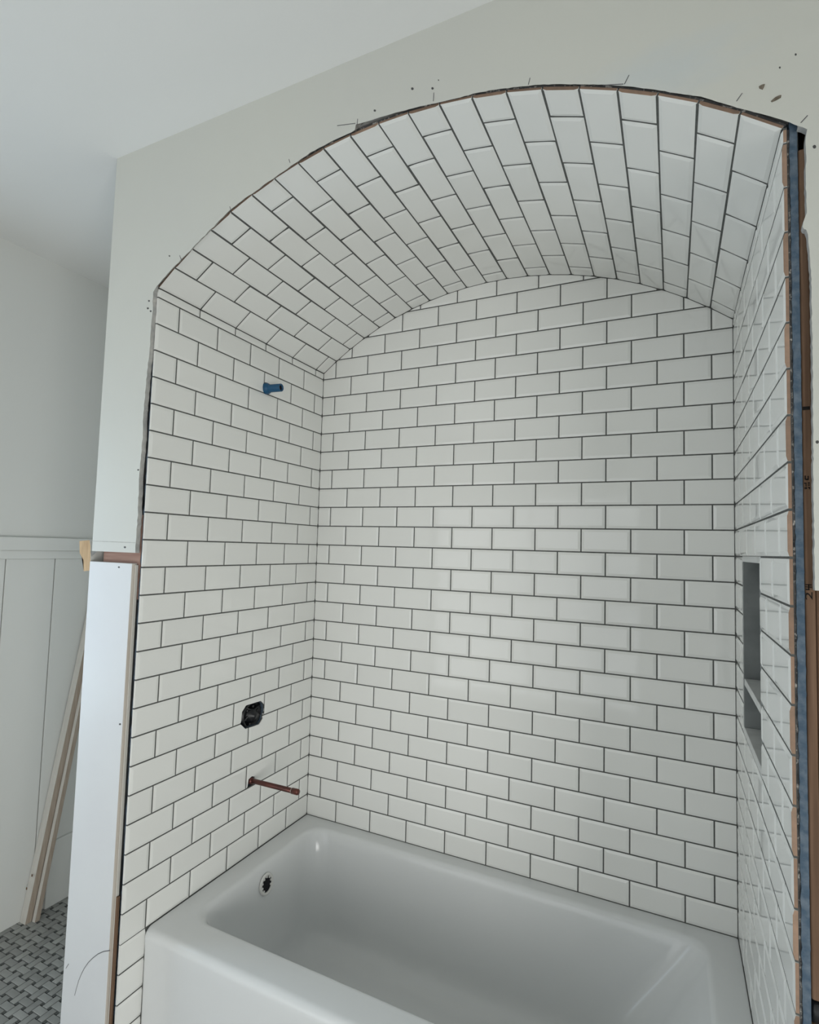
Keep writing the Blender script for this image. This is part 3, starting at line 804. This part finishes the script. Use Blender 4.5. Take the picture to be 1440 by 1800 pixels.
arc = [(193, 1671), (182, 1672.5), (172, 1677), (163, 1684), (155, 1692), (148, 1702), (143, 1712), (138, 1724), (134, 1738), (131, 1750)]
for a, b in zip(arc[:-1], arc[1:]):
    pass
bm = bmesh.new(); rows = []
for i, p in enumerate(arc):
    A = fb(*p, YP - .0006); q = fb(*arc[min(i + 1, len(arc) - 1)], YP); q0 = fb(*arc[max(i - 1, 0)], YP); d_ = (q - q0).normalized(); nn = Vector((d_.z, 0, -d_.x)) * (.0010 * (1 - .07 * i))
    rows.append([bm.verts.new(p_) for p_ in (A - nn, A + nn, A + nn + Vector((0, .0005, 0)), A - nn + Vector((0, .0005, 0)))])
for i in range(len(rows) - 1):
    for k in range(4): bm.faces.new((rows[i][k], rows[i][(k + 1) % 4], rows[i + 1][(k + 1) % 4], rows[i + 1][k]))
under(from_bm('pencil_arc', bm, M['pencil']), panel)
under(tick('pencil_mark', (116, 1702), (121, 1694), .0012, M['pencil'], None, YP), panel)

tag(box('framing_block', (XS + .026, YF + .0190, 1.38), (-.0215, YF + .075, 1.62), M['pink'], None, .002),
    'pinkish framing block seen through the gap in the stub wall', 'block')
tag(box('plywood_spacer', (-.0190, YF + .0040, .002), (-.0125, YF + .0115, 0.585), M['stud'], None, .001),
    'thin brown wood strip between panel and tile near the floor', 'strip')
# cut end of the chair rail on the nook side of the stub
re_ = [(139, 951), (157, 949.5), (158.5, 960), (158.5, 1003), (146.5, 1004), (146, 984), (143, 979), (139.5, 972)]
rp = [(onY(x, y, YF).x, onY(x, y, YF).z) for x, y in re_]
rp = [(min(x, XS - .0005), z) for x, z in rp]
stubrail = prism('trim_1', rp, lambda u, v, h: Vector((u, YF + h, v)), .001, YN - YF - .03, [M['pine'], M['nook']], side_mi=1)
struct(stubrail, 'raw pine cut end of the chair rail on the stub wall', 'rail')
bm = bmesh.new()
for i in range(6):
    t = i / 5; A = onY(158 + 13 * t, 969 + 0.5 * t, YF + .001); 
    B = onY(158 + 5 * t, 983 - 8 * t, YF + .004)
    bm.verts.new(A); bm.verts.new(B)
bm.verts.ensure_lookup_table()
for i in range(5): bm.faces.new((bm.verts[2 * i], bm.verts[2 * i + 2], bm.verts[2 * i + 3], bm.verts[2 * i + 1]))
r = bmesh.ops.solidify(bm, geom=bm.faces[:], thickness=.0008)
from_bm('torn_paper_flap', bm, M['gyp'], wall_front)

# ------------------------------------------------------------------ framing right of the alcove
xs0 = xr0 + .0148
stud = tag(box('framing_stud', (xs0, YF + .0145, .875), (xs0 + .0145, YF + .10, 2.235), M['stud'], None, .004, 3),
           'dark brown framing stud with black stamps beside the blue board', 'stud')
stud2 = tag(box('framing_stud', (xs0 + .0152, YF + .0165, .0), (xs0 + .053, YF + .10, 2.4), M['stud'], None, .004, 3),
            'second brown framing stud behind the drywall edge', 'stud')
tag(box('framing_block', (xs0, YF + .012, .30), (xs0 + .0148, YF + .10, .833), M['pine'], None, .002),
    'pale wood block under the black pipe at the right', 'block')
bm = bmesh.new(); lathe(bm, (xs0 + .001, YF + .032, .854), (1, 0, 0), [(0, 0), (0, .017), (.004, .019), (.06, .019), (.06, .0)], 20)
tag(from_bm('drain_pipe', bm, M['black']), 'black plastic pipe crossing the framing at the right', 'pipe')
# lumber stamps: a large 2 and smudged strokes, read upwards
def stamp(strokes):
    for lo, hi in strokes:
        a, b = onY(lo[0], lo[1], YF + .0138), onY(hi[0], hi[1], YF + .0138)
        box('stamp_mark', (min(a.x, b.x), YF + .0138, min(a.z, b.z)), (max(a.x, b.x), YF + .0146, max(a.z, b.z)), M['ink'], stud)
stamp([((1416, 1027), (1427, 1029)), ((1416, 1031), (1427.5, 1033)), ((1416.5, 1035), (1423.5, 1037.5)), ((1421, 1027), (1423, 1037)),
       ((1415, 836), (1417, 843)), ((1420, 836.5), (1422, 843.5)), ((1416.5, 841.5), (1421.5, 843.8)),
       ((1414, 848.5), (1418, 850)), ((1416.5, 849), (1418, 855)), ((1420.5, 848), (1424, 850)), ((1420.5, 851.8), (1424, 853.5)), ((1415, 856.5), (1419, 859.5)), ((1421, 856), (1424, 857.5)), ((1422.5, 856), (1424, 860))])
stamp([((1411, 715), (1424, 720))])
tc_ = bpy.data.curves.new('stamp_two', 'FONT'); tc_.body = '2'; tc_.size = .040; tc_.extrude = .0003; tc_.align_x = 'LEFT'
to = bpy.data.objects.new('tmp', tc_); col.objects.link(to); bpy.context.view_layer.update()
tme = bpy.data.meshes.new_from_object(to.evaluated_get(bpy.context.evaluated_depsgraph_get())); bpy.data.objects.remove(to)
tme.materials.clear(); tme.materials.append(M['ink'])
xsv = [v.co.x for v in tme.vertices]; ysv = [v.co.y for v in tme.vertices]
A = onY(1416, 1054, YF + .0138); B = onY(1428.5, 1041, YF + .0138)
for v in tme.vertices:
    fx = (v.co.x - min(xsv)) / (max(xsv) - min(xsv)); fy = (v.co.y - min(ysv)) / (max(ysv) - min(ysv))
    z_ = v.co.z
    v.co = Vector((B.x + (A.x - B.x) * fy, YF + .0142 - z_ * 1.0, A.z + (B.z - A.z) * fx))
link('stamp_two', tme, stud)

# ------------------------------------------------------------------ trim boards standing in the nook
def lean(name, x0, x1, y0, y1, top, label, side):
    """board with feet at z=0 rising to z=top[2] with its foot shifted by top[0], top[1]"""
    dx, dy, h = top
    v = [(x, y, 0) for x, y in ((x0, y0), (x1, y0), (x1, y1), (x0, y1))]
    v += [(x + dx, y + dy, h) for x, y in ((x0, y0), (x1, y0), (x1, y1), (x0, y1))]
    f = [(3, 2, 1, 0), (4, 5, 6, 7), (0, 1, 5, 4), (1, 2, 6, 5), (2, 3, 7, 6), (3, 0, 4, 7)]
    o = thing(name, ((x0 + x1) / 2, (y0 + y1) / 2, 0), label, 'trim board', 'loose trim boards leaning in the nook')
    under(mesh('face_board', v, f, [M['primed'], M['rawtrim']], None, False, [1, 1, 0, 1, 1, 0]), o)
    return o
xb0 = XB + .002
t1 = (.006, .316, 1.99)
l1 = lean('trim_board', xb0, -.998, -.478, -.455, t1, 'wider primed trim board leaning against the nook wall', 0)
for x, y in ((47, 1562), (56.5, 1539)):
    p = onX(x, y, -1.012)
    o = under(mesh('knot', [(p.x - .004, p.y - .001, p.z - .004), (p.x + .004, p.y - .001, p.z - .004), (p.x + .004, p.y, p.z + .005), (p.x - .004, p.y, p.z + .005)], [(0, 1, 2, 3)], M['stud'], None), l1)
l2 = lean('trim_board', -.996, -.978, -.4525, -.434, (.004, .300, 1.93), 'narrow primed trim strip leaning beside the wider board', 0)
l3 = lean('trim_board', -1.0275, -1.0010, -.4515, -.4385, (.004, .30, 1.90), 'thin raw trim strip tucked behind the two leaning boards', 0)
